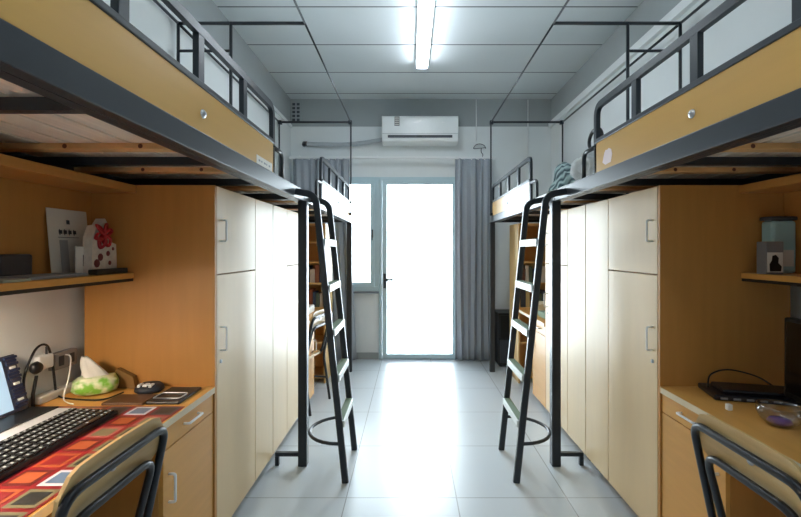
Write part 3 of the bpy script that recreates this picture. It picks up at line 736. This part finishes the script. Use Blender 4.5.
t = thing('gift_bag', 'white gift bag with a red ribbon bow on the left shelf end', 'gift bag', (-1.31, 1.82, Z))
k = MB().prism([(1.735, 0), (1.885, 0), (1.880, .125), (1.842, .135), (1.825, .215), (1.812, .232), (1.79, .205), (1.765, .20), (1.742, .15)], -1.325, -1.285, lambda a, b, y: (y, a, Z + b))
k.build('bag_sheet', mat('decor_white', (224, 216, 204), .5, var=.10, scale=50), t)
k = MB()
for ang, ln in ((20, .05), (75, .045), (140, .055), (200, .05), (250, .06), (300, .055)):
    ca, sa = math.cos(math.radians(ang)), math.sin(math.radians(ang)); p = Vector((-1.277, 1.79, Z + .165))
    q = [p, p + Vector((.012, ca * ln * .5 - sa * .012, sa * ln * .5 + ca * .012)), p + Vector((.004, ca * ln, sa * ln)), p + Vector((.0, ca * ln * .5 + sa * .012, sa * ln * .5 - ca * .012))]
    k.tube(spline(q + [p + Vector((.001, 0, .001))], 5), .0075, 6, r2=.005)
k.build('red_bow', RED, t)
k = MB()
for (y_, z_, r_) in ((1.86, .105, .008), (1.83, .085, .012), (1.785, .07, .016), (1.765, .045, .018), (1.84, .045, .010)):
    k.lathe([(0, .002), (r_ * .8, .0018), (r_, 0)], n=9, M=Matrix.Translation((-1.2848, y_, Z + z_)) @ Matrix.Rotation(math.radians(90), 4, 'Y'))
k.build('printed_dots', mat('print_maroon', (120, 50, 52), .5), t)
o = MB().box(-1.275, -1.235, 1.70, 1.885, Z, Z + .022, bev=.004); single(o, 'dark_box', mat('dark_olive_box', (44, 46, 42), .5), 'flat dark box at the shelf front before the ornament', 'box')
o = MB().box(-1.37, -1.24, 1.40, 1.66, Z, Z + .012, bev=.003); single(o, 'magazine', mat('grey_magazine', (140, 146, 152), .5), 'flat grey magazine on the left shelf', 'magazine')
o = MB().box(-1.34, -1.22, 1.29, 1.385, Z, Z + .008, bev=.002); single(o, 'paper_pad', mat('pad_green_white', (180, 188, 170), .6), 'pale paper pad at the near end of the left shelf', 'paper')
t = thing('speaker_box', 'dark grey small speaker on the left shelf', 'speaker', (-1.35, 1.47, Z))
MB().box(-1.395, -1.375, 1.44, 1.57, Z + .0122 * 0, Z + .085, bev=.008).build('speaker_body', DGR, t)

# small LED bar fixed under the left shelf, its light falls on the desk
t = thing('shelf_light', 'slim LED bar fixed under the left shelf over the desk', 'light', (-1.3, .95, 1.2))
MB().box(-1.335, -1.295, .80, 1.20, 1.200, 1.2125, bev=.003).build('light_housing', WPL, t)
MB().box(-1.332, -1.298, .81, 1.19, 1.194, 1.1995, bev=.002).build('light_diffuser', mat('led_glow', (255, 232, 204), .5, emit=SHELF_LED), t)
# ------------------------------------------------------------ right desk and shelf things
t = thing('monitor', 'black monitor standing on the right desk', 'monitor', (1.42, 1.56, T))
MB().lathe([(0, 0), (.09, 0), (.09, .008), (.02, .014), (0, .014)], c=(1.47, 1.50, T), n=28).build('monitor_base', BLK, t)
MB().box(1.46, 1.49, 1.48, 1.52, T + .012, T + .16, bev=.004).build('monitor_neck', BLK, t)
Mm = Matrix.Translation((1.455, 1.42, T + .185)) @ Matrix.Rotation(math.radians(-4), 4, 'Z')
sc = MB().box(-.022, .012, -.25, .25, -.155, .155, M=Mm, bev=.008).build('monitor_case', BLK, t)
MB().box(-.0235, -.0222, -.235, .235, -.13, .14, M=Mm).build('screen', BLKG, sc)
t = thing('laptop_bag', 'flat black folded device with cord on the right desk', 'device', (1.36, 1.77, T))
Md = Matrix.Translation((1.40, 1.755, T + .0005)) @ Matrix.Rotation(math.radians(-14), 4, 'Z')
MB().box(-.17, .19, -.085, .085, .0, .022, M=Md, bev=.006).box(-.13, .15, -.06, .06, .0222, .038, M=Md, bev=.006).build('device_body', mat('device_black', (20, 20, 28), .35), t)
k = MB()
for i in range(5): k.box(-.15 + i * .045, -.125 + i * .045, -.0875, -.0852, .006, .014, M=Md)
k.build('device_port', GPL, t)
cable([(1.24, 1.79, T + .03), (1.28, 1.83, T + .07), (1.37, 1.85, T + .085), (1.48, 1.84, T + .06), (1.52, 1.80, T + .03)], .0035, BLK, 'black cord arching over the folded device')
t = thing('glass_bowl', 'clear glass bowl with purple base on the right desk', 'bowl', (1.235, 1.48, T))
gl = bpy.data.materials.new('clear_glass'); gl.use_nodes = True; nt = gl.node_tree; nt.nodes.clear()
_o = nt.nodes.new('ShaderNodeOutputMaterial'); _t = nt.nodes.new('ShaderNodeBsdfTransparent'); _g = nt.nodes.new('ShaderNodeBsdfGlossy'); _l = nt.nodes.new('ShaderNodeLayerWeight'); _m = nt.nodes.new('ShaderNodeMixShader')
_t.inputs[0].default_value = (.93, .94, .97, 1); _g.inputs['Roughness'].default_value = .08; _l.inputs[0].default_value = .25
nt.links.new(_l.outputs['Facing'], _m.inputs[0]); nt.links.new(_t.outputs[0], _m.inputs[1]); nt.links.new(_g.outputs[0], _m.inputs[2]); nt.links.new(_m.outputs[0], _o.inputs[0])
bc = (1.268, 1.475, T + .0005)
MB().lathe([(0, 0), (.035, 0), (.056, .02), (.066, .045), (.064, .066), (.0605, .066), (.0625, .045), (.052, .022), (.033, .004), (0, .004)], c=bc, n=40).build('bowl_wall', gl, t)
MB().lathe([(0, .0045), (.028, .0045), (.036, .010), (.030, .020), (0, .022)], c=bc, n=24).build('purple_content', mat('purple_ball', (84, 58, 160), .3), t)
o = MB().box(1.185, 1.203, 1.60, 1.62, T, T + .024, bev=.004); single(o, 'small_cap', WPL, 'small white cap standing between bowl and black device', 'cap')
o = MB().box(1.50, 1.60, 1.59, 1.625, T, T + .05, bev=.01); single(o, 'adapter_block', GPL, 'grey adapter block behind the glass bowl', 'adapter')
t = thing('figurine_box', 'grey box with a dark figure picture on the right shelf', 'box', (1.52, 1.80, Z))
MB().box(1.462, 1.534, 1.765, 1.815, Z, Z + .135, bev=.002).build('box_body', mat('box_grey', (120, 120, 124), .5), t)
k = MB(); k.box(1.466, 1.530, 1.7635, 1.7648, Z + .008, Z + .09, 0)
k.prism([(.01, .0), (.055, .0), (.058, .02), (.044, .035), (.046, .055), (.034, .068), (.02, .064), (.018, .045), (.008, .03)], 0, .0008, lambda a, b, y: (1.466 + a, 1.7634 - y, Z + .012 + b), 1)
k.build('box_picture', [PAPER, BLK], t)
t = thing('storage_container', 'tall pale teal container with dark lid on the right shelf', 'container', (1.62, 1.7, Z))
MB().box(1.535, 1.640, 1.822, 1.884, Z, Z + .225, bev=.012).build('container_body', [TEAL], t)
MB().box(1.531, 1.643, 1.818, 1.888, Z + .2255, Z + .243, bev=.006).build('container_lid', DGR, t)
MB().box(1.56, 1.625, 1.8205, 1.8218, Z + .03, Z + .1).build('container_label', PAPER, t)

# ------------------------------------------------------------ far desk clutter
def fx(side): return (lambda u: -.67 - u) if side == 'left' else (lambda u: .912 + u)
g = fx('right')
o = MB().box(g(.28), g(.48), 4.0, 4.22, T, T + .10, bev=.01); single(o, 'paper_stack', mat('cream_paper', (216, 204, 176), .7), 'cream paper stack on the far right desk', 'papers')
o = MB().box(g(.25), g(.42), 3.70, 3.92, T, T + .05, bev=.006); single(o, 'folded_cloth', mat('green_grey_cloth', (128, 150, 132), .9), 'green grey folded cloth on the far right desk', 'cloth')
g = fx('left')
o = MB().box(g(.26), g(.46), 3.95, 4.2, T, T + .07, bev=.01); single(o, 'paper_stack', mat('white_stack', (224, 222, 214), .7), 'white paper stack on the far left desk', 'papers')
heap('jacket', 'dark maroon jacket heaped on the far left chair', 'jacket', -.985, 3.77, .447, .11, .13, .17, mat('maroon_cloth', (74, 44, 54), .9, var=.1), 5.5)
heap('schoolbag', 'dark brown bag on the floor under the far right desk', 'bag', 1.45, 4.15, .0, .12, .10, .26, mat('brown_bag', (70, 56, 52), .8), 2.2, amp=.15)
